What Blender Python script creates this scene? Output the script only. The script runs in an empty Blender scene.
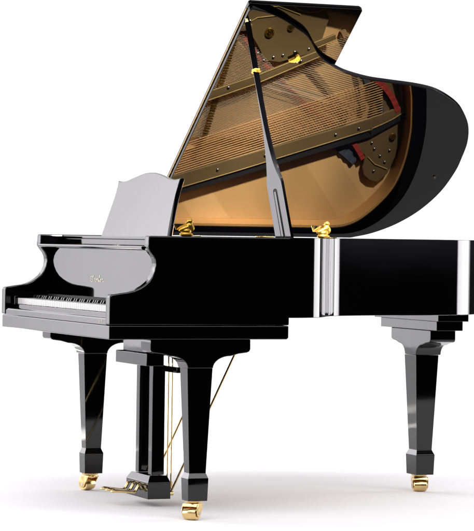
import bpy, bmesh, math, random
from math import sin, cos, radians, pi, sqrt, atan2
from mathutils import Vector, Matrix
random.seed(7)
S = bpy.context.scene
COL = S.collection
HZ, WL, AL = 1.012, 1.32, radians(36.9)      # lid hinge height, hinge line y, opening angle
WB = 1.305                                   # body width

# ------------------------------------------------------------------ materials
def mat(name, col, rough=.5, metal=0., ior=1.5, spec=None, coat=0., bump=None, var=None, rvar=None):
    m = bpy.data.materials.new(name); m.use_nodes = True
    N, L = m.node_tree.nodes, m.node_tree.links
    b = N['Principled BSDF']
    b.inputs['Base Color'].default_value = (*col, 1)
    b.inputs['Roughness'].default_value = rough
    b.inputs['Metallic'].default_value = metal
    b.inputs['IOR'].default_value = ior
    if spec is not None: b.inputs['Specular IOR Level'].default_value = spec
    b.inputs['Coat Weight'].default_value = coat
    b.inputs['Coat Roughness'].default_value = .05
    tc = N.new('ShaderNodeTexCoord')
    if var:
        sc, amt = var
        n = N.new('ShaderNodeTexNoise'); n.inputs['Scale'].default_value = sc; n.inputs['Detail'].default_value = 4
        L.new(tc.outputs['Object'], n.inputs['Vector'])
        mx = N.new('ShaderNodeMix'); mx.data_type = 'RGBA'
        mx.inputs['A'].default_value = (*[c*(1-amt) for c in col], 1)
        mx.inputs['B'].default_value = (*[min(1, c*(1+amt)) for c in col], 1)
        L.new(n.outputs['Fac'], mx.inputs['Factor']); L.new(mx.outputs['Result'], b.inputs['Base Color'])
    if rvar:
        sc, lo, hi = rvar
        n = N.new('ShaderNodeTexNoise'); n.inputs['Scale'].default_value = sc; n.inputs['Detail'].default_value = 3
        L.new(tc.outputs['Object'], n.inputs['Vector'])
        mr = N.new('ShaderNodeMapRange'); mr.inputs['From Min'].default_value = .35; mr.inputs['From Max'].default_value = .65
        mr.inputs['To Min'].default_value = lo; mr.inputs['To Max'].default_value = hi
        L.new(n.outputs['Fac'], mr.inputs['Value']); L.new(mr.outputs['Result'], b.inputs['Roughness'])
    if bump:
        sc, st, dist = bump
        n = N.new('ShaderNodeTexNoise'); n.inputs['Scale'].default_value = sc; n.inputs['Detail'].default_value = 3
        L.new(tc.outputs['Object'], n.inputs['Vector'])
        bp = N.new('ShaderNodeBump'); bp.inputs['Strength'].default_value = st; bp.inputs['Distance'].default_value = dist
        L.new(n.outputs['Fac'], bp.inputs['Height']); L.new(bp.outputs['Normal'], b.inputs['Normal'])
    return m

LACQ = mat('black_lacquer', (.0003, .0003, .0004), .035, ior=1.5, rvar=(9, .02, .05), bump=(7, .06, .002))
LIDM = mat('lid_lacquer', (.0001, .0001, .0002), .010, ior=1.2)
BRASS = mat('polished_brass', (.72, .52, .24), .16, 1., rvar=(60, .1, .26))
GOLD = mat('warm_brass', (.50, .30, .05), .36, 1., rvar=(80, .3, .42))
PLATE = mat('bronze_plate', (.19, .125, .052), .40, .35, bump=(350, .15, .001), var=(6, .12))
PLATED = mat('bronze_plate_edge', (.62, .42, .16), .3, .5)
FELT_R = mat('red_felt', (.32, .035, .025), .9, spec=.1, bump=(500, .4, .001))
FELT_B = mat('blue_grey_felt', (.05, .06, .08), .9, spec=.1, bump=(500, .4, .001), var=(70, .4))
IVORY = mat('white_key_plastic', (.44, .437, .43), .22, ior=1.49)
EBONY = mat('black_key_plastic', (.006, .006, .006), .3)
STEEL = mat('string_steel', (.80, .66, .46), .35, .7)
COPPER = mat('string_copper', (.85, .50, .22), .4, .6)
RUB = mat('black_felt', (.0012, .0012, .0012), .7)
GILT = mat('gilt_lettering', (.62, .58, .42), .35, .3)
SCREWM = mat('screw_steel', (.35, .34, .33), .35, 1.)

def wood(name, c1, c2, rot, plank, rough=.4):
    m = bpy.data.materials.new(name); m.use_nodes = True
    N, L = m.node_tree.nodes, m.node_tree.links; b = N['Principled BSDF']
    tc = N.new('ShaderNodeTexCoord'); mp = N.new('ShaderNodeMapping'); mp.inputs['Rotation'].default_value = (0, 0, rot)
    L.new(tc.outputs['Object'], mp.inputs['Vector'])
    st = N.new('ShaderNodeMapping'); st.inputs['Scale'].default_value = (1.5, 60, 60)
    L.new(mp.outputs['Vector'], st.inputs['Vector'])
    n = N.new('ShaderNodeTexNoise'); n.inputs['Scale'].default_value = 2.2; n.inputs['Detail'].default_value = 6
    L.new(st.outputs['Vector'], n.inputs['Vector'])
    sep = N.new('ShaderNodeSeparateXYZ'); L.new(mp.outputs['Vector'], sep.inputs['Vector'])
    mu = N.new('ShaderNodeMath'); mu.operation = 'MULTIPLY'; mu.inputs[1].default_value = 1/plank
    L.new(sep.outputs['Y'], mu.inputs[0])
    fl = N.new('ShaderNodeMath'); fl.operation = 'FLOOR'; L.new(mu.outputs[0], fl.inputs[0])
    wn = N.new('ShaderNodeTexWhiteNoise'); wn.noise_dimensions = '1D'; L.new(fl.outputs[0], wn.inputs['W'])
    ad = N.new('ShaderNodeMath'); ad.operation = 'MULTIPLY_ADD'; ad.inputs[1].default_value = .8
    L.new(wn.outputs['Value'], ad.inputs[0])
    m2 = N.new('ShaderNodeMath'); m2.operation = 'MULTIPLY'; m2.inputs[1].default_value = .25
    L.new(n.outputs['Fac'], m2.inputs[0]); L.new(m2.outputs[0], ad.inputs[2])
    mx = N.new('ShaderNodeMix'); mx.data_type = 'RGBA'
    mx.inputs['A'].default_value = (*c1, 1); mx.inputs['B'].default_value = (*c2, 1)
    L.new(ad.outputs[0], mx.inputs['Factor']); L.new(mx.outputs['Result'], b.inputs['Base Color'])
    b.inputs['Roughness'].default_value = rough
    return m
SPRUCE = wood('spruce_soundboard', (.47, .27, .10), (.74, .46, .20), radians(-52), .13)
RIMWOOD = wood('maple_inner_rim', (.36, .17, .05), (.46, .24, .08), 0, .5)
BRIDGE = wood('bridge_maple', (.34, .20, .09), (.42, .26, .12), .7, .3)
KEYWOOD = wood('beech_key_bed', (.35, .2, .1), (.45, .27, .14), 0, .2)

# ------------------------------------------------------------------ helpers
def link(name, bm, m, parent=None, smooth=30):
    bmesh.ops.recalc_face_normals(bm, faces=bm.faces[:])
    me = bpy.data.meshes.new(name); bm.to_mesh(me); bm.free()
    for k in (m if isinstance(m, (list, tuple)) else [m]): me.materials.append(k)
    o = bpy.data.objects.new(name, me); COL.objects.link(o)
    if parent: o.parent = parent
    if smooth:
        for p in me.polygons: p.use_smooth = True
        me.set_sharp_from_angle(angle=radians(smooth))
        if max(len(p.vertices) for p in me.polygons) > 3 and smooth <= 30:
            w = o.modifiers.new('weighted_normal', 'WEIGHTED_NORMAL'); w.weight = 100; w.keep_sharp = True; w.mode = 'FACE_AREA'
    return o

def bevel(bm, off=.003, seg=2, ang=30):
    es = [e for e in bm.edges if len(e.link_faces) == 2 and e.calc_face_angle(0) > radians(ang)]
    if es: bmesh.ops.bevel(bm, geom=es, offset=off, segments=seg, profile=.5, affect='EDGES', clamp_overlap=True)

def add_prism(bm, pts, vec, fn=None):
    """pts: list of 3D points (closed polygon), extruded by vec"""
    v = Vector(vec)
    a = [bm.verts.new(Vector(p)) for p in pts]; b = [bm.verts.new(Vector(p)+v) for p in pts]
    n = len(pts)
    f = [bm.faces.new(a[::-1]), bm.faces.new(b)]
    for i in range(n): f.append(bm.faces.new((a[i], a[(i+1) % n], b[(i+1) % n], b[i])))
    return f

def prism(pts, vec, bev=.003, seg=2, ang=30):
    bm = bmesh.new(); add_prism(bm, pts, vec)
    bmesh.ops.recalc_face_normals(bm, faces=bm.faces[:])
    if bev: bevel(bm, bev, seg, ang)
    return bm

def box(x0, x1, y0, y1, z0, z1, bev=.003, seg=2):
    return prism([(x0, y0, z0), (x1, y0, z0), (x1, y1, z0), (x0, y1, z0)], (0, 0, z1-z0), bev, seg)

def add_box(bm, x0, x1, y0, y1, z0, z1):
    return add_prism(bm, [(x0, y0, z0), (x1, y0, z0), (x1, y1, z0), (x0, y1, z0)], (0, 0, z1-z0))

def add_tube(bm, pts, r, sides=8, cap=True, squash=1.):
    pts = [Vector(p) for p in pts]; rings = []
    rr = r if isinstance(r, (list, tuple)) else [r]*len(pts)
    up = Vector((0, 0, 1))
    for i, p in enumerate(pts):
        d = (pts[min(i+1, len(pts)-1)]-pts[max(i-1, 0)]).normalized()
        a = d.cross(up)
        if a.length < 1e-3: a = d.cross(Vector((1, 0, 0)))
        a.normalize(); b = d.cross(a).normalized()
        rings.append([bm.verts.new(p+a*cos(2*pi*k/sides)*rr[i]+b*sin(2*pi*k/sides)*rr[i]*squash) for k in range(sides)])
    for i in range(len(rings)-1):
        for k in range(sides):
            bm.faces.new((rings[i][k], rings[i][(k+1) % sides], rings[i+1][(k+1) % sides], rings[i+1][k]))
    if cap: bm.faces.new(rings[0][::-1]); bm.faces.new(rings[-1])

def add_cyl(bm, c, axis, r, h, sides=24):
    c = Vector(c); ax = Vector(axis).normalized()
    add_tube(bm, [c-ax*h/2, c+ax*h/2], r, sides)

def catmull(P, n=8):
    P = [Vector(p) for p in P]; out = []
    Q = [P[0]*2-P[1]]+P+[P[-1]*2-P[-2]]
    for i in range(1, len(Q)-2):
        for k in range(n):
            t = k/n
            out.append(.5*((2*Q[i])+(Q[i+1]-Q[i-1])*t+(2*Q[i-1]-5*Q[i]+4*Q[i+1]-Q[i+2])*t*t+(3*Q[i]-Q[i-1]-3*Q[i+1]+Q[i+2])*t**3))
    out.append(P[-1]); return out

def offset(path, d):
    out = []
    for i, p in enumerate(path):
        t = (path[min(i+1, len(path)-1)]-path[max(i-1, 0)]).normalized()
        out.append(p+Vector((-t.y, t.x))*d)
    return out

def empty(name, loc):
    o = bpy.data.objects.new(name, None); COL.objects.link(o); o.location = loc; return o

piano = empty('grand_piano', (0, 0, 0))
piano['label'] = 'glossy black baby grand piano with its lid propped open, standing on brass castors'
piano['category'] = 'piano'

# ------------------------------------------------------------------ rim outline (top view)
LIDC = [(.600, -.018), (.682, -.017), (.764, .004), (.83, .040), (.883, .082), (.947, .165), (.995, .212), (1.045, .244),
        (1.109, .277), (1.211, .308), (1.303, .322), (1.432, .340), (1.528, .368), (1.628, .430), (1.693, .496),
        (1.745, .576), (1.78, .673), (1.795, .771), (1.802, .864), (1.789, 1.00), (1.744, 1.125), (1.675, 1.220),
        (1.59, 1.285), (1.508, 1.318)]
lidc = catmull(LIDC, 6)
RIM = [(.68, 0), (.72, .001), (.764, .012), (.80, .031), (.83, .056), (.86, .100), (.89, .148), (.92, .191), (.955, .226), (.995, .250), (1.045, .270),
       (1.109, .294), (1.211, .321), (1.303, .335), (1.432, .353), (1.528, .381), (1.62, .441), (1.683, .505),
       (1.725, .584), (1.757, .679), (1.772, .771), (1.780, .864), (1.769, .996), (1.732, 1.117), (1.665, 1.210),
       (1.583, 1.272), (1.50, 1.30), (1.40, WB), (1.15, WB), (.9, WB), (.68, WB)]
rim_o = catmull(RIM, 6)
def rim_off(extra):
    out = []
    full = {}
    for i, p in enumerate(rim_o):
        k = max(0, min(1, (p.x-1.40)/.28)); k = k*k*(3-2*k)
        d = extra+k*.034
        t = (rim_o[min(i+1, len(rim_o)-1)]-rim_o[max(i-1, 0)]).normalized()
        out.append(p+Vector((-t.y, t.x))*d)
    return out
rim_i = rim_off(.026)
rim_w = offset(rim_o, .085)

def wall(bm, outer, inner, z0, z1, n=None):
    A = [[bm.verts.new((p.x, p.y, z)) for p in outer] for z in (z0, z1)]
    B = [[bm.verts.new((p.x, p.y, z)) for p in inner] for z in (z0, z1)]
    for i in range(len(outer)-1):
        bm.faces.new((A[0][i], A[0][i+1], A[1][i+1], A[1][i]))
        bm.faces.new((B[0][i+1], B[0][i], B[1][i], B[1][i+1]))
        bm.faces.new((A[1][i], A[1][i+1], B[1][i+1], B[1][i]))
        bm.faces.new((A[0][i+1], A[0][i], B[0][i], B[0][i+1]))
    for i in (0, -1):
        bm.faces.new((A[0][i], A[1][i], B[1][i], B[0][i]))
bm = bmesh.new(); wall(bm, rim_o, rim_i, .722, 1.01)
bmesh.ops.recalc_face_normals(bm, faces=bm.faces[:]); bevel(bm, .002, 2, 60)
rim = link('rim', bm, LACQ, piano)

# side arms with the scroll profile, from the keyboard end back to the rim curve
ARM = [(0, .6955), (0, .790), (.002, .797), (.008, .802), (.02, .8045), (.041, .808), (.068, .8115), (.092, .817), (.112, .825), (.129, .835),
       (.146, .849), (.158, .866), (.1665, .886), (.170, .907), (.1675, .925), (.160, .940), (.149, .953), (.1415, .964),
       (.140, .972), (.141, .982), (.143, 1.006), (.147, 1.01), (.6795, 1.01), (.6795, .6955)]
def arm(y0, y1):
    bm = bmesh.new(); add_prism(bm, [(x, y0, z) for x, z in ARM], (0, y1-y0, 0))
    bmesh.ops.recalc_face_normals(bm, faces=bm.faces[:])
    es = [e for e in bm.edges if len(e.link_faces) == 2 and e.calc_face_angle(0) > radians(60)
          and not all(v.co.x > .67 for v in e.verts)]
    bmesh.ops.bevel(bm, geom=es, offset=.006, segments=3, profile=.5, affect='EDGES', clamp_overlap=True)
    return link('side_arm', bm, LACQ, piano)
arm(0, .045); arm(WB-.045, WB)
# little brass stud on the inner side of the bass arm
bm = bmesh.new(); add_cyl(bm, (.176, WB-.047, .787), (0, 1, 0), .0035, .006, 12)
link('brass_stud', bm, BRASS, piano)

# key bed, key slip
bm = prism([(0.0, .0, .645), (.674, .0, .645), (.68, .0, .651), (.68, .0, .694), (0, .0, .694)], (0, WB-.012, 0), .004, 3, 40)
link('key_bed', bm, LACQ, piano)
SLIP = [(.004, .6955), (.004, .712), (.007, .7185), (.013, .722), (.026, .723), (.030, .7235), (.030, .6955)]
bm = prism([(x, .0465, z) for x, z in SLIP], (0, WB-.093, 0), 0)
link('key_slip', bm, LACQ, piano)
# small inlaid mark on the key slip by the treble arm
def strokes(bm, paths, o, ex, ez, r, depth=.0006):
    nrm = Vector(ex).cross(Vector(ez)).normalized()
    for P in paths:
        Q = catmull([(p[0], p[1], 0) for p in P], 5) if len(P) > 2 else [Vector((p[0], p[1], 0)) for p in P]
        W = [Vector(o)+Vector(ex)*q.x+Vector(ez)*q.y for q in Q]
        # flat ribbon strokes with thick/thin contrast
        prev = None
        for i, w in enumerate(W):
            t = (W[min(i+1, len(W)-1)]-W[max(i-1, 0)]).normalized()
            side = nrm.cross(t)
            k = r*(.65+.75*abs(t.z))
            a, b = w+side*k, w-side*k
            cur = [bm.verts.new(a), bm.verts.new(b), bm.verts.new(b+nrm*depth), bm.verts.new(a+nrm*depth)]
            if prev:
                for j in range(4): bm.faces.new((prev[j], prev[(j+1) % 4], cur[(j+1) % 4], cur[j]))
            prev = cur
ex, ez = (0, -1, 0), (0, 0, 1)
bm = bmesh.new()
strokes(bm, [[(.012, .010), (.004, .011), (.003, .007), (.011, .005), (.010, .0005), (.001, .001)],
             [(.028, 0), (.028, .0115), (.036, .0115), (.037, .007), (.029, .006)]], (.0038, .124, .7005), ex, (0, 0, .8), .0006)
link('inlaid_mark', bm, GILT, piano)
bm = box(.0305, .0425, .0465, WB-.0465, .700, .7358, .002)
link('key_frame_rail', bm, LACQ, piano)
for ya, yb in ((.0465, .074), (WB-.074, WB-.0465)):
    link('cheek_block', box(.031, .182, ya, yb, .7295, .768, .004), LACQ, piano)

# keys: 52 white and 36 black
ky0, ky1 = .076, WB-.076
kw = (ky1-ky0)/52
def wkey(w):
    return prism([(.043, 0, .7365), (.043, 0, .7600), (.182, 0, .7600), (.182, 0, .7365)], (0, w-.0014, 0), .0014, 2)
first = None
for i in range(52):                           # index 0 = lowest note, at the bass end (large y)
    if first is None:
        first = o = link('white_key', wkey(kw), IVORY, piano)
    else:
        o = first.copy(); COL.objects.link(o); o.parent = piano
    o.location = (0, ky1-(i+1)*kw, random.uniform(-.0003, .0003))
bm = prism([(.098, 0, .7606), (.103, 0, .7720), (.182, 0, .7735), (.182, 0, .7606)], (0, .0100, 0), .0013, 2)
firstb = None
for i in range(51):
    n = i % 7                                  # A B C D E F G
    if n in (1, 4): continue
    if firstb is None: firstb = o = link('black_key', bm, EBONY, piano)
    else: o = firstb.copy(); COL.objects.link(o); o.parent = piano
    sh = {0: -.001, 2: .0015, 3: -.0015, 5: .002, 6: 0}[n]
    o.location = (0, ky1-(i+1)*kw-.005+sh, 0)
bm = box(.176, .1835, .0465, WB-.0465, .7608, .776, .001)
link('name_board_felt', bm, RUB, piano)

# fallboard with script name
fb = link('fallboard', prism([(.185, .0462, .7608), (.185, .0462, .9585), (.235, .0462, .9585), (.235, .0462, .7608)], (0, WB-.0924, 0), .0015, 2), LACQ, piano)
bm = bmesh.new()
P = [
  # I: looped script capital
  [(.010, .012), (.002, .014), (.000, .021), (.007, .0255), (.018, .024), (.029, .0235), (.037, .029), (.033, .0315), (.029, .024), (.026, .012), (.020, .002), (.011, -.002), (.004, .002), (.006, .006)],
  # r m l e r in one hand
  [(.036, .002), (.047, .014), (.050, .0165), (.052, .013), (.057, .013), (.054, .004), (.058, .000), (.064, .006)],
  [(.062, .003), (.067, .015), (.066, .001), (.071, .014), (.077, .0135), (.077, .001), (.083, .014), (.089, .0135), (.089, .002), (.092, .0005), (.097, .006)],
  [(.092, .004), (.103, .022), (.108, .031), (.105, .0325), (.100, .020), (.098, .005), (.102, .000), (.109, .005)],
  [(.108, .005), (.117, .009), (.119, .0125), (.114, .0125), (.110, .005), (.115, .000), (.124, .005)],
  [(.122, .003), (.131, .014), (.134, .0165), (.136, .013), (.142, .013), (.139, .004), (.144, .0005), (.152, .004), (.160, .0055)],
]
strokes(bm, P, (.1848, .757, .835), ex, (0, 0, .74), .0009)
link('script_lettering', bm, GILT, fb)
bm = prism([(.134, 0, .962), (.131, 0, .967), (.134, 0, .9725), (.20, 0, .9735), (.2165, 0, .9735), (.2165, 0, .9595), (.14, 0, .9595)], (0, WB-.0924, 0), .0015, 2, 50)
o = link('fallboard_top_rail', bm, LACQ, piano); o.location = (0, .0462, 0)
# music shelf and its front rail
ms = link('music_shelf', box(.2285, .60, .0465, WB-.0465, .9738, .9945, .002), LACQ, piano)
link('shelf_rail', box(.230, .252, .060, WB-.060, .9948, 1.0065, .003, 3), LACQ, piano)

# music desk
DESK = [(1.020, 1.000), (1.008, 1.060), (.995, 1.112), (.983, 1.162), (.982, 1.200), (.993, 1.2235), (.975, 1.2205), (.945, 1.2185), (.905, 1.220), (.870, 1.2245),
        (.804, 1.234), (.75, 1.242), (.70, 1.2475), (.647, 1.249), (.59, 1.2475), (.54, 1.242), (.49, 1.235), (.43, 1.2245), (.395, 1.2205), (.355, 1.2185),
        (.315, 1.2205), (.300, 1.2245), (.304, 1.200), (.306, 1.162), (.300, 1.112), (.287, 1.060), (.270, 1.000)]
tilt = .06/.225
f = lambda y, z: (.31+(z-1.0)*tilt, y, z)
nn = Vector((.225, 0, -.06)).normalized()
bm = prism([f(y, z) for y, z in DESK], nn*.02, .006, 3, 40)
desk = link('music_desk', bm, LACQ, piano)
link('desk_stay', prism([(.345, .60, 1.001), (.352, .60, 1.001), (.47, .60, .9965), (.47, .60, .9955), (.345, .60, .9955)], (0, .09, 0), .0008), LACQ, piano)

# ------------------------------------------------------------------ inside
bm = bmesh.new()
ins = rim_off(.0265); inw = rim_off(.0355)
wall(bm, ins, inw, .80, 1.003)
link('inner_rim', bm, RIMWOOD, piano)
# soundboard
sb = rim_off(.0360)
bm = bmesh.new(); add_prism(bm, [(p.x, p.y, .912) for p in sb]+[(.30, WB-.0475, .912), (.30, .0475, .912)], (0, 0, .009))
link('soundboard', bm, SPRUCE, piano)
# pin block front cross piece under the plate
link('pin_block', box(.30, .60, .0465, WB-.0465, .882, .932, .002), RIMWOOD, piano)

ZP = .936
def slab(pts, z0, z1, bev=.004):
    return prism([(x, y, z0) for x, y in pts], (0, 0, z1-z0), bev, 2, 25)
# the cast plate: front web, treble field, tail lobe, curved outer flange
bm = bmesh.new()
def join(dst, src):
    me = bpy.data.meshes.new('t'); src.to_mesh(me); src.free(); dst.from_mesh(me); bpy.data.meshes.remove(me)
join(bm, slab([(.302, .05), (.64, .05), (.66, .30), (.66, .60), (.62, .95), (.60, 1.25), (.302, 1.25)], .934, .946))
treb = [(.62, .075), (.74, .075), (.80, .10), (.86, .15), (.91, .21), (.96, .262), (1.02, .305), (1.09, .338), (1.20, .37), (1.30, .388), (1.33, .45), (1.31, .545),
        (1.12, .605), (1.055, .60), (1.02, .545), (.985, .50), (.94, .455), (.88, .42), (.80, .40), (.65, .39)]
join(bm, slab(treb, .934, .944))
tail = [(1.555, .80), (1.56, .735), (1.55, .66), (1.50, .55), (1.545, .525), (1.60, .575), (1.65, .65), (1.685, .74), (1.70, .82), (1.703, .90), (1.69, .99), (1.665, 1.06), (1.625, 1.097), (1.59, 1.092),
        (1.56, 1.07), (1.548, 1.035), (1.552, .985), (1.50, .94), (1.44, .905), (1.48, .88), (1.56, .86)]
join(bm, slab(tail, .932, .942))
# flange running along the bent side
fl_o = [p for p in offset(rim_o, .052)][30:92]; fl_i = [p for p in offset(rim_o, .078)][30:92]
b2 = bmesh.new(); wall(b2, fl_o, fl_i, .934, .942); join(bm, b2)
plate = link('cast_iron_plate', bm, PLATE, piano)

def beam(a, b, w, z0, z1, name='plate_strut', w2=None):
    a, b = Vector(a), Vector(b); d = (b-a).normalized(); n = Vector((-d.y, d.x)); w2 = w2 or w
    pts = [a+n*w/2, a-n*w/2, b-n*w2/2, b+n*w2/2]
    bm = prism([(p.x, p.y, z0) for p in pts], (0, 0, z1-z0), .007, 2, 30)
    return link(name, bm, PLATE, plate)
beam((.60, 1.153), (1.56, .846), .066, .944, .960, w2=.056)
beam((1.555, .848), (1.70, .776), .055, .943, .957, w2=.034)
beam((.60, .83), (1.02, .672), .040, .957, .972, w2=.036)
beam((1.015, .674), (1.36, .520), .036, .956, .970, w2=.026)
beam((.62, .50), (.98, .462), .028, .948, .964)
for a_, b_ in (((.60, 1.199), (1.56, .890)), ((1.556, .891), (1.70, .806))):  # black strips standing in for the shade along the strut's bass side
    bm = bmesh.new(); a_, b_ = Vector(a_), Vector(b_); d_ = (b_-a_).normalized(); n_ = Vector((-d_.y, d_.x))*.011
    add_prism(bm, [(p.x, p.y, .925) for p in (a_+n_, a_-n_, b_-n_, b_+n_)], (0, 0, .03)); link('strut_shade_strip', bm, RUB, piano)
# raised gilt ribs that catch the light on strut edges
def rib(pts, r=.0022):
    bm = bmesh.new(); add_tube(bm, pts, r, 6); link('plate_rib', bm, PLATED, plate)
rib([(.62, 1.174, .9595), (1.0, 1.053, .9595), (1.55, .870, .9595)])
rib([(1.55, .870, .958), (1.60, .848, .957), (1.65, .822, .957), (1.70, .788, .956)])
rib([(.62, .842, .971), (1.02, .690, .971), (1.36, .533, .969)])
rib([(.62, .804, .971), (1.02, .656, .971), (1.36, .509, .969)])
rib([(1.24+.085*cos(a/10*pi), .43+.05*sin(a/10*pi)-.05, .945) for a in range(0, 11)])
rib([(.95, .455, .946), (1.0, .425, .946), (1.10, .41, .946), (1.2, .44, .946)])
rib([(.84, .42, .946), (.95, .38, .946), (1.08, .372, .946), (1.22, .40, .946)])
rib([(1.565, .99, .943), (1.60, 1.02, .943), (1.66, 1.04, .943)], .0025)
# brass rosette hole rims in the plate
for c, r in (((1.06, .485), .016), ((1.15, .46), .011), ((1.665, .90), .010)):
    bm = bmesh.new()
    n = 28; pr = None; rings = []
    for k in range(n):
        a = 2*pi*k/n
        rings.append([bm.verts.new((c[0]+cos(a)*(r+dr), c[1]+sin(a)*(r+dr), z)) for dr, z in ((-.004, .9445), (-.003, .950), (.003, .950), (.005, .9445))])
    for k in range(n):
        for j in range(3): bm.faces.new((rings[k][j], rings[k][j+1], rings[(k+1) % n][j+1], rings[(k+1) % n][j]))
    ctr = [bm.verts.new((c[0]+cos(2*pi*k/n)*(r-.004), c[1]+sin(2*pi*k/n)*(r-.004), .9455)) for k in range(n)]
    bm.faces.new(ctr)
    for k in range(6):
        a = 2*pi*k/6; add_cyl(bm, (c[0]+cos(a)*r*.45, c[1]+sin(a)*r*.45, .948), (0, 0, 1), r*.2, .006, 8)
    link('rosette', bm, GOLD, plate)
# plate screws
sc = None
for x, y, z in [(1.05, .60, .944), (1.02, .572, .944), (1.09, .585, .944), (1.13, .575, .944), (1.18, .56, .944), (1.24, .545, .944), (.97, .44, .944), (1.59, .955, .942), (1.62, .985, .942), (1.645, 1.01, .942),
                (1.575, .93, .942), (1.66, .96, .942), (1.60, 1.05, .942), (1.60, .70, .942), (1.63, .74, .942), (1.40, .895, .96), (1.50, .866, .96), (1.1, .99, .96), (.9, 1.055, .96), (.90, .71, .972), (1.2, .59, .972)]:
    if sc is None:
        bm = bmesh.new(); add_tube(bm, [(0, 0, -.001), (0, 0, .003), (0, 0, .0045)], [.006, .0055, .003], 12)
        sc = o = link('screw', bm, SCREWM, plate)
    else: o = sc.copy(); COL.objects.link(o); o.parent = plate
    o.location = (x, y, z)

# felts
def ribbon(pts, w, z, name, m, h=.005, fold=0):
    P = catmull([Vector(p) for p in pts], 8); A, B = offset(P, w/2), offset(P, -w/2)
    bm = bmesh.new(); prev = None
    for i, (a, b) in enumerate(zip(A, B)):
        dz = fold*(.5+.5*sin(i*1.7))
        cur = [bm.verts.new((a.x, a.y, z)), bm.verts.new((b.x, b.y, z)), bm.verts.new((b.x, b.y, z+h+dz)), bm.verts.new((a.x, a.y, z+h+dz))]
        if prev:
            for j in range(4): bm.faces.new((prev[j], prev[(j+1) % 4], cur[(j+1) % 4], cur[j]))
        else: bm.faces.new(cur[::-1])
        prev = cur
    bm.faces.new(prev); return link(name, bm, m, piano)
ribbon([(.90, .455), (.96, .512), (1.055, .612), (1.125, .672), (1.276, .791), (1.382, .856), (1.43, .885)], .017, .925, 'red_string_felt', FELT_R, .0075, .002)
ribbon([(1.455, .90), (1.50, .94), (1.535, .985), (1.545, 1.0)], .020, .932, 'red_string_felt', FELT_R, .012, .002)
ribbon([(1.50, .56), (1.547, .650), (1.60, .695), (1.64, .74), (1.672, .795)], .024, .952, 'red_string_felt', FELT_R, .004, .003)
ribbon([(1.47, .60), (1.52, .680), (1.57, .735), (1.60, .80)], .020, .943, 'dark_damper_felt', FELT_B, .005, .002)
ribbon([(1.33, .915), (1.40, .93), (1.46, .965), (1.52, 1.01)], .045, .9225, 'grey_string_felt', FELT_B, .008, .004)
# bridges
def bridge(pts, w, z0, h):
    P = catmull([Vector(p) for p in pts], 8); bm = bmesh.new()
    wall(bm, offset(P, w/2), offset(P, -w/2), z0, z0+h); return link('string_bridge', bm, BRIDGE, piano)
bridge([(.80, .30), (.95, .38), (1.10, .50), (1.25, .62), (1.38, .74), (1.45, .84)], .022, .9215, .014)
bridge([(1.40, .50), (1.46, .60), (1.50, .70), (1.52, .80)], .022, .9215, .020)

# strings: bass pairs fan over the tenor and treble strings
lines = []
NB = 15
for i in range(NB):
    t = i/(NB-1)
    y0 = 1.008-.143*t
    k0, k1 = -.335, -.355
    x1 = 1.60-.02*t
    yx = lambda x: y0+(k0+(k1-k0)*t)*(x-.99)
    lines.append(((.56, yx(.56), .955), (x1, yx(x1), .955), .0021, COPPER))
def hy(x): return .455+(x-.90)*.87
bassy = lambda x: .867-.355*(x-.978)
NT = 112
for i in range(NT):
    t = i/(NT-1)
    y0 = .995-.67*t                       # height of the string at x=.60
    sl = .28-.07*t
    x1 = .64
    while True:
        y = y0+sl*(x1-.60)
        if y > .925 or x1 > 1.50-.06*t: break
        if y0 < .56 and y < hy(x1): break
        x1 += .004
    lines.append(((.58, y0-.006, .946), (x1, y0+sl*(x1-.60), .9465), .0012, STEEL))
for i in range(34):                     # treble strings emerging beyond the second strut
    t = i/33; xs = 1.02+.42*t; ys = .672+(xs-1.02)*-.447+.024; sl = .22
    xe = xs+.03
    while xe < 1.50-.02*t and ys+sl*(xe-xs) < bassy(xe)+.10: xe += .005
    lines.append(((xs, ys, .9455), (xe, ys+sl*(xe-xs), .9465), .0012, STEEL))
lens = sorted(range(len(lines)), key=lambda k: -lines[k][2]*10-(Vector(lines[k][0])-Vector(lines[k][1])).length*.001)
rest = bmesh.new()
for n_, k in enumerate(lens):
    a, b, r, m = lines[k]
    if n_ < 100:
        bm = bmesh.new(); add_tube(bm, [a, b], r, 6); link('string', bm, m, piano)
    else: add_tube(rest, [a, b], r, 6)
o = link('strings', rest, STEEL, piano); o['kind'] = 'stuff'
# tuning pins on the front web
pin = None; rest = bmesh.new(); cnt = 0
for r_ in range(4):
    for i in range(50):
        x = .46+.035*r_+.01*(i % 2); y = .11+i*.0225+.004*r_
        if cnt < 100:
            if pin is None:
                bm = bmesh.new(); add_tube(bm, [(0, 0, 0), (0, 0, .022)], [.0034, .003], 8); pin = o = link('tuning_pin', bm, SCREWM, plate)
            else: o = pin.copy(); COL.objects.link(o); o.parent = plate
            o.location = (x, y, .945)
        else: add_tube(rest, [(x, y, .945), (x, y, .967)], [.0034, .003], 8)
        cnt += 1
o = link('tuning_pins', rest, SCREWM, plate); o['kind'] = 'stuff'
# gilt agraffes near the front end of the struts
ag = None
for i in range(44):
    y = .52+i*.0105; x = .905-.0*(y)-.20*(y-.55)
    if ag is None:
        bm = bmesh.new(); add_box(bm, -.011, .011, -.0022, .0022, 0, .010); bevel(bm, .001, 1)
        ag = o = link('agraffe', bm, GOLD, piano)
    else: o = ag.copy(); COL.objects.link(o); o.parent = piano
    o.location = (x, y, .945)

# ------------------------------------------------------------------ lid
nw = Vector((0, sin(AL), cos(AL)))            # lid outward normal (upper face)
def LP(x, t, h=0):                             # lid coordinates -> world
    return Vector((x, WL-t*cos(AL), HZ+t*sin(AL)))+nw*h
K = 1.0
lpts = [(p.x, WL-p.y) for p in lidc]
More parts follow.
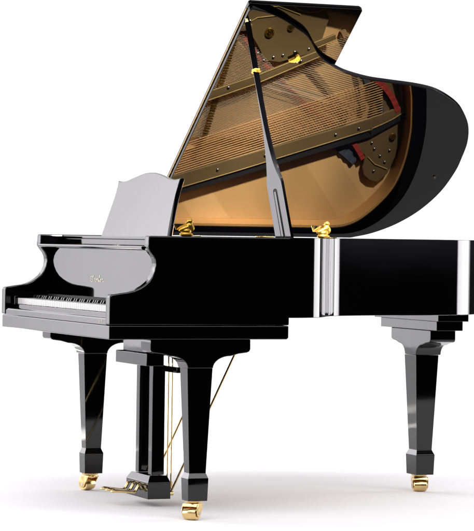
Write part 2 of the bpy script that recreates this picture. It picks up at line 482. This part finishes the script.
# correct the front treble corner to the measured overhang
corr = lambda x: max(0, (.80-x)/.20)*.045 if x < .80 else 0
lpts = [(x, t+corr(x)) for x, t in lpts]
# round the corner
x0, t0 = lpts[0]
lp = [(.600, 0), (.600, t0-.020), (.6025, t0-.008), (.610, t0-.001)]+lpts[3:]+[(1.50, 0)]
bm = prism([LP(x, t) for x, t in lp], nw*.019, .003, 2, 35)
lid = link('lid', bm, LIDM, piano)
# folded-back front flap lying on the lid
tf = 1.385
fp = [(.602, .002), (.602, tf-.006), (.608, tf), (1.045, tf-.004), (1.058, tf-.012), (1.058, .002)]
bm = prism([LP(x, t, .0235) for x, t in fp], nw*.019, .003, 2, 35)
flap = link('front_flap', bm, LIDM, piano)
# raised edge lip of the flap
bm = bmesh.new()
add_prism(bm, [LP(.640, tf-.0015, .0175), LP(.640, tf-.027, .0175), LP(1.050, tf-.034, .0175), LP(1.052, tf-.0065, .0175)], nw*.0055)
bmesh.ops.recalc_face_normals(bm, faces=bm.faces[:]); bevel(bm, .0015, 1)
# piano hinge between lid and flap
bm = bmesh.new()
add_tube(bm, [LP(.5985, .01, .0213), LP(.5985, 1.36, .0213)], .0034, 8)
hg = link('piano_hinge', bm, BRASS, piano)
# hinges on the bass side
for x in (.80, 1.12, 1.40):
    bm = bmesh.new(); add_tube(bm, [(x-.04, WL+.004, HZ+.001), (x+.04, WL+.004, HZ+.001)], .005, 10)
    link('lid_hinge', bm, BRASS, piano)
# brass cup on the lid's underside
cpos = LP(.905, 1.142, -.001)
ux, ut = Vector((1, 0, 0)), (LP(0, 1)-LP(0, 0))
def lidpiece(name, pts, cx, ct, th, m, bev=.0015):
    bm = prism([LP(cx+a, ct+b, -.0005) for a, b in pts], -nw*th, bev, 2, 30)
    return link(name, bm, m, piano)
lidpiece('prop_cup', [(-.026, -.012), (-.006, .006), (-.004, .016), (.002, .022), (.010, .016), (.016, .008), (.016, -.006), (.010, -.013), (-.012, -.016)], .868, 1.122, .012, GOLD)
bm = bmesh.new()
for a in (-.006, .006): add_cyl(bm, LP(.868+a, 1.122-.008, -.016), -nw, .0025, .003, 8)
link('cup_screw', bm, SCREWM, piano)
# rubber buffer near the tail of the lid
bm = bmesh.new(); add_cyl(bm, LP(1.722, .42, -.003), -nw, .005, .006, 12)
link('lid_buffer', bm, RUB, piano)

# ------------------------------------------------------------------ prop stick
A0, A1 = Vector((.696, .078, .985)), Vector((.606, .262, 1.808))
ax = (A1-A0).normalized(); nb = Vector((-.9205, -.3907, 0)); nb = (nb-ax*nb.dot(ax)).normalized(); wb = ax.cross(nb).normalized()
if wb.dot(Vector((.93, -.368, 0))) < 0: wb = -wb
L_ = (A1-A0).length
prof = [(0, .038), (.225, .037), (.245, .034), (.265, .028), (.31, .020), (.36, .015), (.43, .0095), (.52, .0075), (L_-.05, .0072), (L_-.02, .007), (L_, .006)]
def ridge(s_, w_):
    u = 1-2*max(0, min(1, (s_-.22)/.42)); return u*w_
secs = []
for s_ in [0, .1, .2, .225, .245, .265, .29, .31, .335, .36, .395, .43, .48, .52, .54, .6, L_-.05, L_-.02, L_]:
    for (sa, wa), (sb_, wb2) in zip(prof[:-1], prof[1:]):
        if sa <= s_ <= sb_: w_ = wa+(wb2-wa)*(s_-sa)/(sb_-sa)
    r_ = ridge(s_, w_); c0 = A0+ax*s_
    k_ = .75*(w_-r_)
    secs.append([c0-wb*w_+nb*.007, c0+wb*r_+nb*.007, c0+wb*w_+nb*(.007-k_), c0+wb*w_-nb*(.007+max(0, k_-.009)), c0-wb*w_-nb*.007])
bm = bmesh.new(); rings = [[bm.verts.new(p) for p in q] for q in secs]
for a, b in zip(rings[:-1], rings[1:]):
    for k in range(5):
        try: bm.faces.new((a[k], a[(k+1) % 5], b[(k+1) % 5], b[k]))
        except ValueError: pass
bm.faces.new(rings[0]); bm.faces.new(rings[-1][::-1])
bmesh.ops.remove_doubles(bm, verts=bm.verts[:], dist=.00005)
prop = link('prop_stick', bm, LACQ, piano)
# groove with the short stick inside
def capsule(s0, s1, w, h0, h1, m, name, bev):
    P = [A0+ax*s0-wb*w, A0+ax*s0+wb*w]+[A0+ax*(s1-w)+wb*w*cos(a)+ax*w*sin(a) for a in [pi*k/8 for k in range(9)]]
    bm = prism([p+nb*h0 for p in P], nb*(h1-h0), bev, 1, 50); return link(name, bm, m, prop)
capsule(.0, .208, .0105, .0069, .0076, RUB, 'groove', 0)
capsule(.0, .198, .0060, .0072, .0100, LACQ, 'short_prop', .0012)
# brass ferrule
c = A0+ax*.650
bm = prism([c+ax*a*.7+wb*b*.85 for a, b in ((-.011, -.013), (-.004, -.017), (.004, -.011), (.012, -.013), (.012, .013), (.004, .011), (-.004, .017), (-.011, .013), (-.003, 0))], nb*.024, .0015, 2, 30)
for v in bm.verts: v.co -= nb*.013
link('brass_ferrule', bm, GOLD, prop)
bm = bmesh.new(); add_tube(bm, [A1-ax*.012, A1+ax*.012], [.008, .004], 10); link('stick_tip', bm, BRASS, prop)
# pivot bracket
link('prop_bracket', box(.645, .725, .0515, .062, .95, 1.002, .002), BRASS, piano)

# brass catches sitting on the treble side, shaped like a bent lever on a plate
def catch(x, y, rz):
    bm = bmesh.new()
    def ell(c, r, ry=0):
        m = Matrix.Translation(c) @ Matrix.Rotation(ry, 4, 'Y') @ Matrix.Diagonal((*r, 1))
        bmesh.ops.create_uvsphere(bm, u_segments=20, v_segments=12, radius=1, matrix=m)
    ell((-.001, 0, .006), (.026, .015, .0085)); ell((-.002, 0, .017), (.020, .012, .012))
    ell((-.006, 0, .028), (.026, .0095, .0095), radians(-24)); ell((.012, 0, .036), (.013, .0095, .014), radians(-20))
    ell((.013, 0, .052), (.0115, .009, .0095)); ell((.004, 0, .050), (.010, .005, .004), radians(-30)); ell((.021, 0, .027), (.0075, .009, .013), radians(12))
    o = link('brass_catch', bm, GOLD, piano, smooth=60); o.location = (x, y, 1.0105); o.rotation_euler = (0, 0, rz)
    r = o.modifiers.new('remesh', 'REMESH'); r.mode = 'VOXEL'; r.voxel_size = .0014; r.use_smooth_shade = True
    q = o.modifiers.new('smooth', 'SMOOTH'); q.iterations = 4; q.factor = .5
    bm = prism([(-.044, .013, .044), (-.036, .013, .022), (-.008, .013, .020), (.004, .013, .044)], (0, .003, 0), .0006)
    for a in (-.036, -.016): add_cyl(bm, (a+.002, .0125, .038), (0, 1, 0), .0025, .002, 8)
    link('catch_plate', bm, BRASS, o)
catch(.295, .030, 0); catch(.853, .098, radians(8))

# ------------------------------------------------------------------ legs
def caster(parent, x, y, ang, z=.069):
    """brass castor; wheel touches the floor at z=0"""
    bm = bmesh.new(); d = Vector((cos(ang), sin(ang), 0)); s = Vector((-d.y, d.x, 0)); c = Vector((x, y, 0))
    add_tube(bm, [c+Vector((0, 0, z)), c+Vector((0, 0, z-.006))], [.033, .031], 20)
    add_tube(bm, [c+Vector((0, 0, z-.006)), c+Vector((0, 0, z-.014))], [.018, .022], 16)
    # fork: top yoke and two cheeks
    wc = c+d*.014+Vector((0, 0, .0245))
    for sg in (-1, 1):
        P = [wc+d*-.034+Vector((0, 0, .034)), wc+d*-.014+Vector((0, 0, .0)), wc+d*-.009+Vector((0, 0, -.011)), wc+Vector((0, 0, -.014)), wc+d*.012+Vector((0, 0, -.009)), wc+d*.0165+Vector((0, 0, .004)), wc+d*.015+Vector((0, 0, .020)), wc+d*.008+Vector((0, 0, .034))]
        P = [p+s*(.030*sg-.002) for p in P]
        add_prism(bm, P, s*.004)
    P = [wc+d*-.032+Vector((0, 0, .027)), wc+d*-.032+Vector((0, 0, .036)), wc+d*.012+Vector((0, 0, .036)), wc+d*.017+Vector((0, 0, .024)), wc+d*.010+Vector((0, 0, .0265))]
    add_prism(bm, [p-s*.0279 for p in P], s*.0558)
    bmesh.ops.recalc_face_normals(bm, faces=bm.faces[:]); bevel(bm, .0015, 2, 40)
    k = link('caster', bm, BRASS, parent)
    bm = bmesh.new()
    add_tube(bm, [wc-s*.0265, wc-s*.0245, wc-s*.006, wc+s*.006, wc+s*.0245, wc+s*.0265], [.020, .0225, .0245, .0245, .0225, .020], 28)
    w = link('caster_wheel', bm, BRASS, parent)
    bm = bmesh.new(); add_cyl(bm, wc, s, .006, .066, 12); link('axle', bm, SCREWM, parent)

def loft(bm, secs):
    """secs: list of (z, x0, x1, y0, y1)"""
    rings = [[bm.verts.new((x0, y0, z)), bm.verts.new((x1, y0, z)), bm.verts.new((x1, y1, z)), bm.verts.new((x0, y1, z))] for z, x0, x1, y0, y1 in secs]
    for a, b in zip(rings[:-1], rings[1:]):
        for k in range(4): bm.faces.new((a[k], a[(k+1) % 4], b[(k+1) % 4], b[k]))
    bm.faces.new(rings[0]); bm.faces.new(rings[-1][::-1])

def legpost(cx, cy, wx, wy, ztop):
    bm = bmesh.new()
    q = lambda z, ax_, ay_: (z, cx-ax_/2, cx+ax_/2, cy-ay_/2, cy+ay_/2)
    loft(bm, [q(ztop, wx, wy), q(.168, wx*.66, wy*.70), q(.150, wx*.80, wy*.92), q(.1475, wx*.81, wy*.93), q(.069, wx*.76, wy*.86)])
    bmesh.ops.recalc_face_normals(bm, faces=bm.faces[:]); bevel(bm, .002, 2, 8)
    return link('leg', bm, LACQ, piano, smooth=20)

def bracket_profile(c, half_top, half_neck, ztop, z0, zneck):
    """(s, z) outline, symmetric about c"""
    R = [(half_top, ztop), (half_top, z0+.012), (half_top-.004, z0+.004), (half_top-.013, z0), (half_top-.045, z0-.004), (half_top-.075, z0-.012)]
    s1, zz1 = R[-1]
    for k in range(1, 9):
        a = k/8
        R.append((s1+(half_neck-s1)*sin(a*pi/2), zz1+(zneck-zz1)*(1-cos(a*pi/2))))
    return [(c+s, z) for s, z in R]+[(c-s, z) for s, z in R[::-1]]

for cy in (.075, 1.232):
    lg = legpost(.356, cy, .096, .076, .541)
    prof_ = bracket_profile(.353, .190, .048, .6445, .597, .5415)
    bm = prism([(x, cy-.052, z) for x, z in prof_], (0, .104, 0), .004, 3, 40)
    link('leg_bracket', bm, LACQ, lg)
    caster(lg, .352, cy, radians(120) if cy > 1 else radians(222))
# tail leg with stepped mounting blocks
cy = .895
lg = legpost(1.633, cy, .100, .108, .548)
prof_ = bracket_profile(cy, .185, .054, .652, .603, .5485)
bm = prism([(1.583, y, z) for y, z in prof_], (.11, 0, 0), .004, 3, 40); link('leg_bracket', bm, LACQ, lg)
link('mounting_block', box(1.560, 1.692, cy-.30, cy+.30, .690, .7215, .002), LACQ, lg)
link('mounting_block', box(1.572, 1.686, cy-.262, cy+.262, .6525, .6895, .002), LACQ, lg)
caster(lg, 1.63, cy, radians(255))

# ------------------------------------------------------------------ pedal lyre
lyre = link('pedal_lyre', box(.311, .380, .475, .825, .5275, .574, .003), LACQ, piano)
link('top_cleat', box(.325, .420, .52, .78, .5745, .6445, .003), LACQ, lyre)
for y0, y1 in ((.706, .744), (.562, .602)):
    link('lyre_post', box(.368, .418, y0, y1, .117, .527, .003), LACQ, lyre)
bm = bmesh.new()
loft(bm, [(.030, .342, .432, .527, .771), (.092, .342, .432, .527, .771), (.116, .356, .424, .548, .756)])
bmesh.ops.recalc_face_normals(bm, faces=bm.faces[:]); bevel(bm, .002, 2, 20)
link('pedal_box', bm, LACQ, lyre, smooth=20)
link('cross_bar', box(.440, .455, .50, .80, .500, .522, .002), LACQ, lyre)
for yp in (.585, .645, .705):
    bm = bmesh.new()
    add_tube(bm, [(.345, yp, .078), (.334, yp, .082), (.325, yp, .078), (.318, yp, .064), (.308, yp, .052), (.29, yp, .054), (.26, yp, .057), (.235, yp, .059), (.222, yp, .058), (.216, yp, .055)],
             [.006, .008, .009, .0105, .0105, .0095, .0115, .0135, .0115, .005], 12, squash=.5)
    link('pedal', bm, BRASS, lyre, smooth=60)
for dx in (.448, .472):
    bm = bmesh.new(); add_tube(bm, [(dx, .61+(dx-.448), .055), (dx, .61+(dx-.448), .60)], .0028, 8); add_cyl(bm, (dx, .61+(dx-.448), .075), (0, 0, 1), .006, .02, 10)
    link('pedal_rod', bm, BRASS, lyre)
for y in (.535, .765):
    bm = bmesh.new(); add_tube(bm, [(.436, y, .055), (.700, y, .600), (.722, y, .6445)], .0042, 8)
    add_cyl(bm, (.437, y, .05), (1, 0, 0), .008, .014, 12)
    link('lyre_brace', bm, BRASS, lyre)

# ------------------------------------------------------------------ camera
th = radians(21.6); Rv = Vector((cos(th), -sin(th), 0)); Fv = Vector((sin(th), cos(th), 0))
C = -(Rv*-.442+Fv*9.6); C.z = 1.01
cam = bpy.data.cameras.new('camera'); co = bpy.data.objects.new('camera', cam); COL.objects.link(co); S.camera = co
roll = .0137
up = Vector((0, 0, 1))
Rr = Rv*cos(roll)+up*sin(roll); Ur = up*cos(roll)-Rv*sin(roll)
M = Matrix((Rr, Ur, -Fv)).transposed().to_4x4(); M.translation = C; co.matrix_world = M
cam.sensor_fit = 'HORIZONTAL'; cam.sensor_width = 36; cam.lens = 36*2750/474
cam.shift_y = -(265.5-236.9)/474; cam.clip_end = 300; cam.clip_start = .1

# ------------------------------------------------------------------ floor: white studio paper
def cs(X, D): 
    p = Vector((C.x, C.y, 0))+Rv*X+Fv*D; return (p.x, p.y, 0)
bm = bmesh.new()
NX, ND = 12, 14
g = [[bm.verts.new(cs(-10+20*i/NX, 9.15+17*j/ND)) for i in range(NX+1)] for j in range(ND+1)]
for j in range(ND):
    for i in range(NX): bm.faces.new((g[j][i], g[j][i+1], g[j+1][i+1], g[j+1][i]))
FLOOR = mat('white_studio_paper', (.80, .80, .803), .85, spec=.1, var=(1.5, .01))
fl = link('floor', bm, FLOOR, None, smooth=0)
fl['kind'] = 'structure'; fl['label'] = 'white seamless studio floor under the piano'; fl['category'] = 'floor'
del fl['category']

# ------------------------------------------------------------------ world: white surround, bright and dark bands added for lacquer reflections, dark behind the camera
w = bpy.data.worlds.new('World'); S.world = w; w.use_nodes = True
N, L = w.node_tree.nodes, w.node_tree.links; bg = N['Background']
tc = N.new('ShaderNodeTexCoord'); sp = N.new('ShaderNodeSeparateXYZ'); L.new(tc.outputs['Generated'], sp.inputs[0])
at = N.new('ShaderNodeMath'); at.operation = 'ARCTAN2'; L.new(sp.outputs['Y'], at.inputs[0]); L.new(sp.outputs['X'], at.inputs[1])
dg = N.new('ShaderNodeMath'); dg.operation = 'MULTIPLY_ADD'; dg.inputs[1].default_value = 180/pi; dg.inputs[2].default_value = 360+120
L.new(at.outputs[0], dg.inputs[0])
md = N.new('ShaderNodeMath'); md.operation = 'MODULO'; md.inputs[1].default_value = 360; L.new(dg.outputs[0], md.inputs[0])
dv = N.new('ShaderNodeMath'); dv.operation = 'DIVIDE'; dv.inputs[1].default_value = 360; L.new(md.outputs[0], dv.inputs[0])
MAXR = 14.
def ramp(stops):
    r = N.new('ShaderNodeValToRGB'); e = r.color_ramp.elements; r.color_ramp.interpolation = 'LINEAR'
    S_ = sorted([(((a+120) % 360)/360, v) for a, v in stops])
    e[0].position, e[1].position = S_[0][0], S_[-1][0]
    e[0].color = (S_[0][1]/MAXR,)*3+(1,); e[1].color = (S_[-1][1]/MAXR,)*3+(1,)
    for p, v in S_[1:-1]: q = e.new(p); q.color = (v/MAXR,)*3+(1,)
    L.new(dv.outputs[0], r.inputs[0]); m = N.new('ShaderNodeMath'); m.operation = 'MULTIPLY'; m.inputs[1].default_value = MAXR
    L.new(r.outputs['Color'], m.inputs[0]); return m
lo = ramp([(240, .015), (350, .015), (353, 12.), (9, 12.), (13, .05), (51, .05), (53, 1.1), (90, 1.1), (97, 1.6), (106, 1.6), (109.5, 2.75), (114, 3.), (138, 2.6), (146, 8.5), (176, 8.5), (186, 1.), (215, .2), (235, .015)])
el = N.new('ShaderNodeMapRange'); el.inputs['From Min'].default_value = .42; el.inputs['From Max'].default_value = .62; L.new(sp.outputs['Z'], el.inputs['Value'])
mx = N.new('ShaderNodeMix'); mx.data_type = 'FLOAT'; L.new(el.outputs['Result'], mx.inputs['Factor']); 
e2 = N.new('ShaderNodeMapRange'); e2.inputs['From Min'].default_value = .02; e2.inputs['From Max'].default_value = .12; e2.inputs['To Min'].default_value = 1.; e2.inputs['To Max'].default_value = 1.75; L.new(sp.outputs['Z'], e2.inputs['Value'])
az = N.new('ShaderNodeMath'); az.operation = 'GREATER_THAN'; az.inputs[1].default_value = 1.5; L.new(lo.outputs[0], az.inputs[0])
e3 = N.new('ShaderNodeMix'); e3.data_type = 'FLOAT'; L.new(az.outputs[0], e3.inputs['Factor']); e3.inputs['A'].default_value = 1.; L.new(e2.outputs['Result'], e3.inputs['B'])
e4 = N.new('ShaderNodeMath'); e4.operation = 'MULTIPLY'; L.new(lo.outputs[0], e4.inputs[0]); L.new(e3.outputs['Result'], e4.inputs[1])

st = N.new('ShaderNodeMath'); st.operation = 'GREATER_THAN'; st.inputs[1].default_value = 7.5; L.new(lo.outputs[0], st.inputs[0])
sm = N.new('ShaderNodeMapRange'); sm.inputs['From Min'].default_value = .09; sm.inputs['From Max'].default_value = .13; sm.inputs['To Min'].default_value = 1.; sm.inputs['To Max'].default_value = .12; L.new(sp.outputs['Z'], sm.inputs['Value'])
s3 = N.new('ShaderNodeMix'); s3.data_type = 'FLOAT'; L.new(st.outputs[0], s3.inputs['Factor']); s3.inputs['A'].default_value = 1.; L.new(sm.outputs['Result'], s3.inputs['B'])
s4 = N.new('ShaderNodeMath'); s4.operation = 'MULTIPLY'; L.new(e4.outputs[0], s4.inputs[0]); L.new(s3.outputs['Result'], s4.inputs[1])
L.new(s4.outputs[0], mx.inputs['A'])
dt = N.new('ShaderNodeVectorMath'); dt.operation = 'DOT_PRODUCT'; L.new(tc.outputs['Generated'], dt.inputs[0]); dt.inputs[1].default_value = tuple(Fv)
za = N.new('ShaderNodeMath'); za.operation = 'ADD'; za.inputs[1].default_value = .17; L.new(dt.outputs['Value'], za.inputs[0])
zb = N.new('ShaderNodeMath'); zb.operation = 'ABSOLUTE'; L.new(za.outputs[0], zb.inputs[0])
zr = N.new('ShaderNodeMapRange'); zr.inputs['From Min'].default_value = .10; zr.inputs['From Max'].default_value = .22
zr.inputs['To Min'].default_value = .03; zr.inputs['To Max'].default_value = 1.; L.new(zb.outputs[0], zr.inputs['Value']); 
sd = N.new('ShaderNodeMath'); sd.operation = 'GREATER_THAN'; sd.inputs[1].default_value = -.17; L.new(dt.outputs['Value'], sd.inputs[0])
sv = N.new('ShaderNodeMapRange'); sv.inputs['To Min'].default_value = 4.0; sv.inputs['To Max'].default_value = 1.15; L.new(sd.outputs[0], sv.inputs['Value'])
zm = N.new('ShaderNodeMath'); zm.operation = 'MULTIPLY'; L.new(zr.outputs['Result'], zm.inputs[0]); L.new(sv.outputs['Result'], zm.inputs[1]); L.new(zm.outputs[0], mx.inputs['B'])
L.new(mx.outputs['Result'], bg.inputs['Strength']); bg.inputs['Color'].default_value = (.985, .965, .99, 1)

# ------------------------------------------------------------------ unseen spots added to brighten the interior for its lid reflection
def spot(loc, tgt, power, half, col=(1, .93, .82)):
    l = bpy.data.lights.new('spotlight', 'SPOT'); l.energy = power; l.spot_size = 2*radians(half); l.spot_blend = .35
    l.shadow_soft_size = .09; l.color = col
    o = bpy.data.objects.new('added_interior_spot', l); COL.objects.link(o); o.location = loc
    o.rotation_euler = (Vector(tgt)-Vector(loc)).to_track_quat('-Z', 'Y').to_euler()
    return o
for xl, xt, ha, tz in ((1.6, .76, 7.2, 1.03), (2.0, 1.06, 6.7, 1.05), (2.3, 1.36, 6.2, 1.06)):
    spot((xl, -2.3, 3.0), (xt, .84, tz), 20500, ha, (1, .95, .87))

# ------------------------------------------------------------------ render
S.render.engine = 'CYCLES'
S.view_settings.view_transform = 'Standard'; S.view_settings.look = 'None'; S.view_settings.gamma = 1; S.view_settings.exposure = 0
S.cycles.max_bounces = 10; S.cycles.glossy_bounces = 8; S.cycles.diffuse_bounces = 3
S.render.resolution_x = 914; S.render.resolution_y = 1024
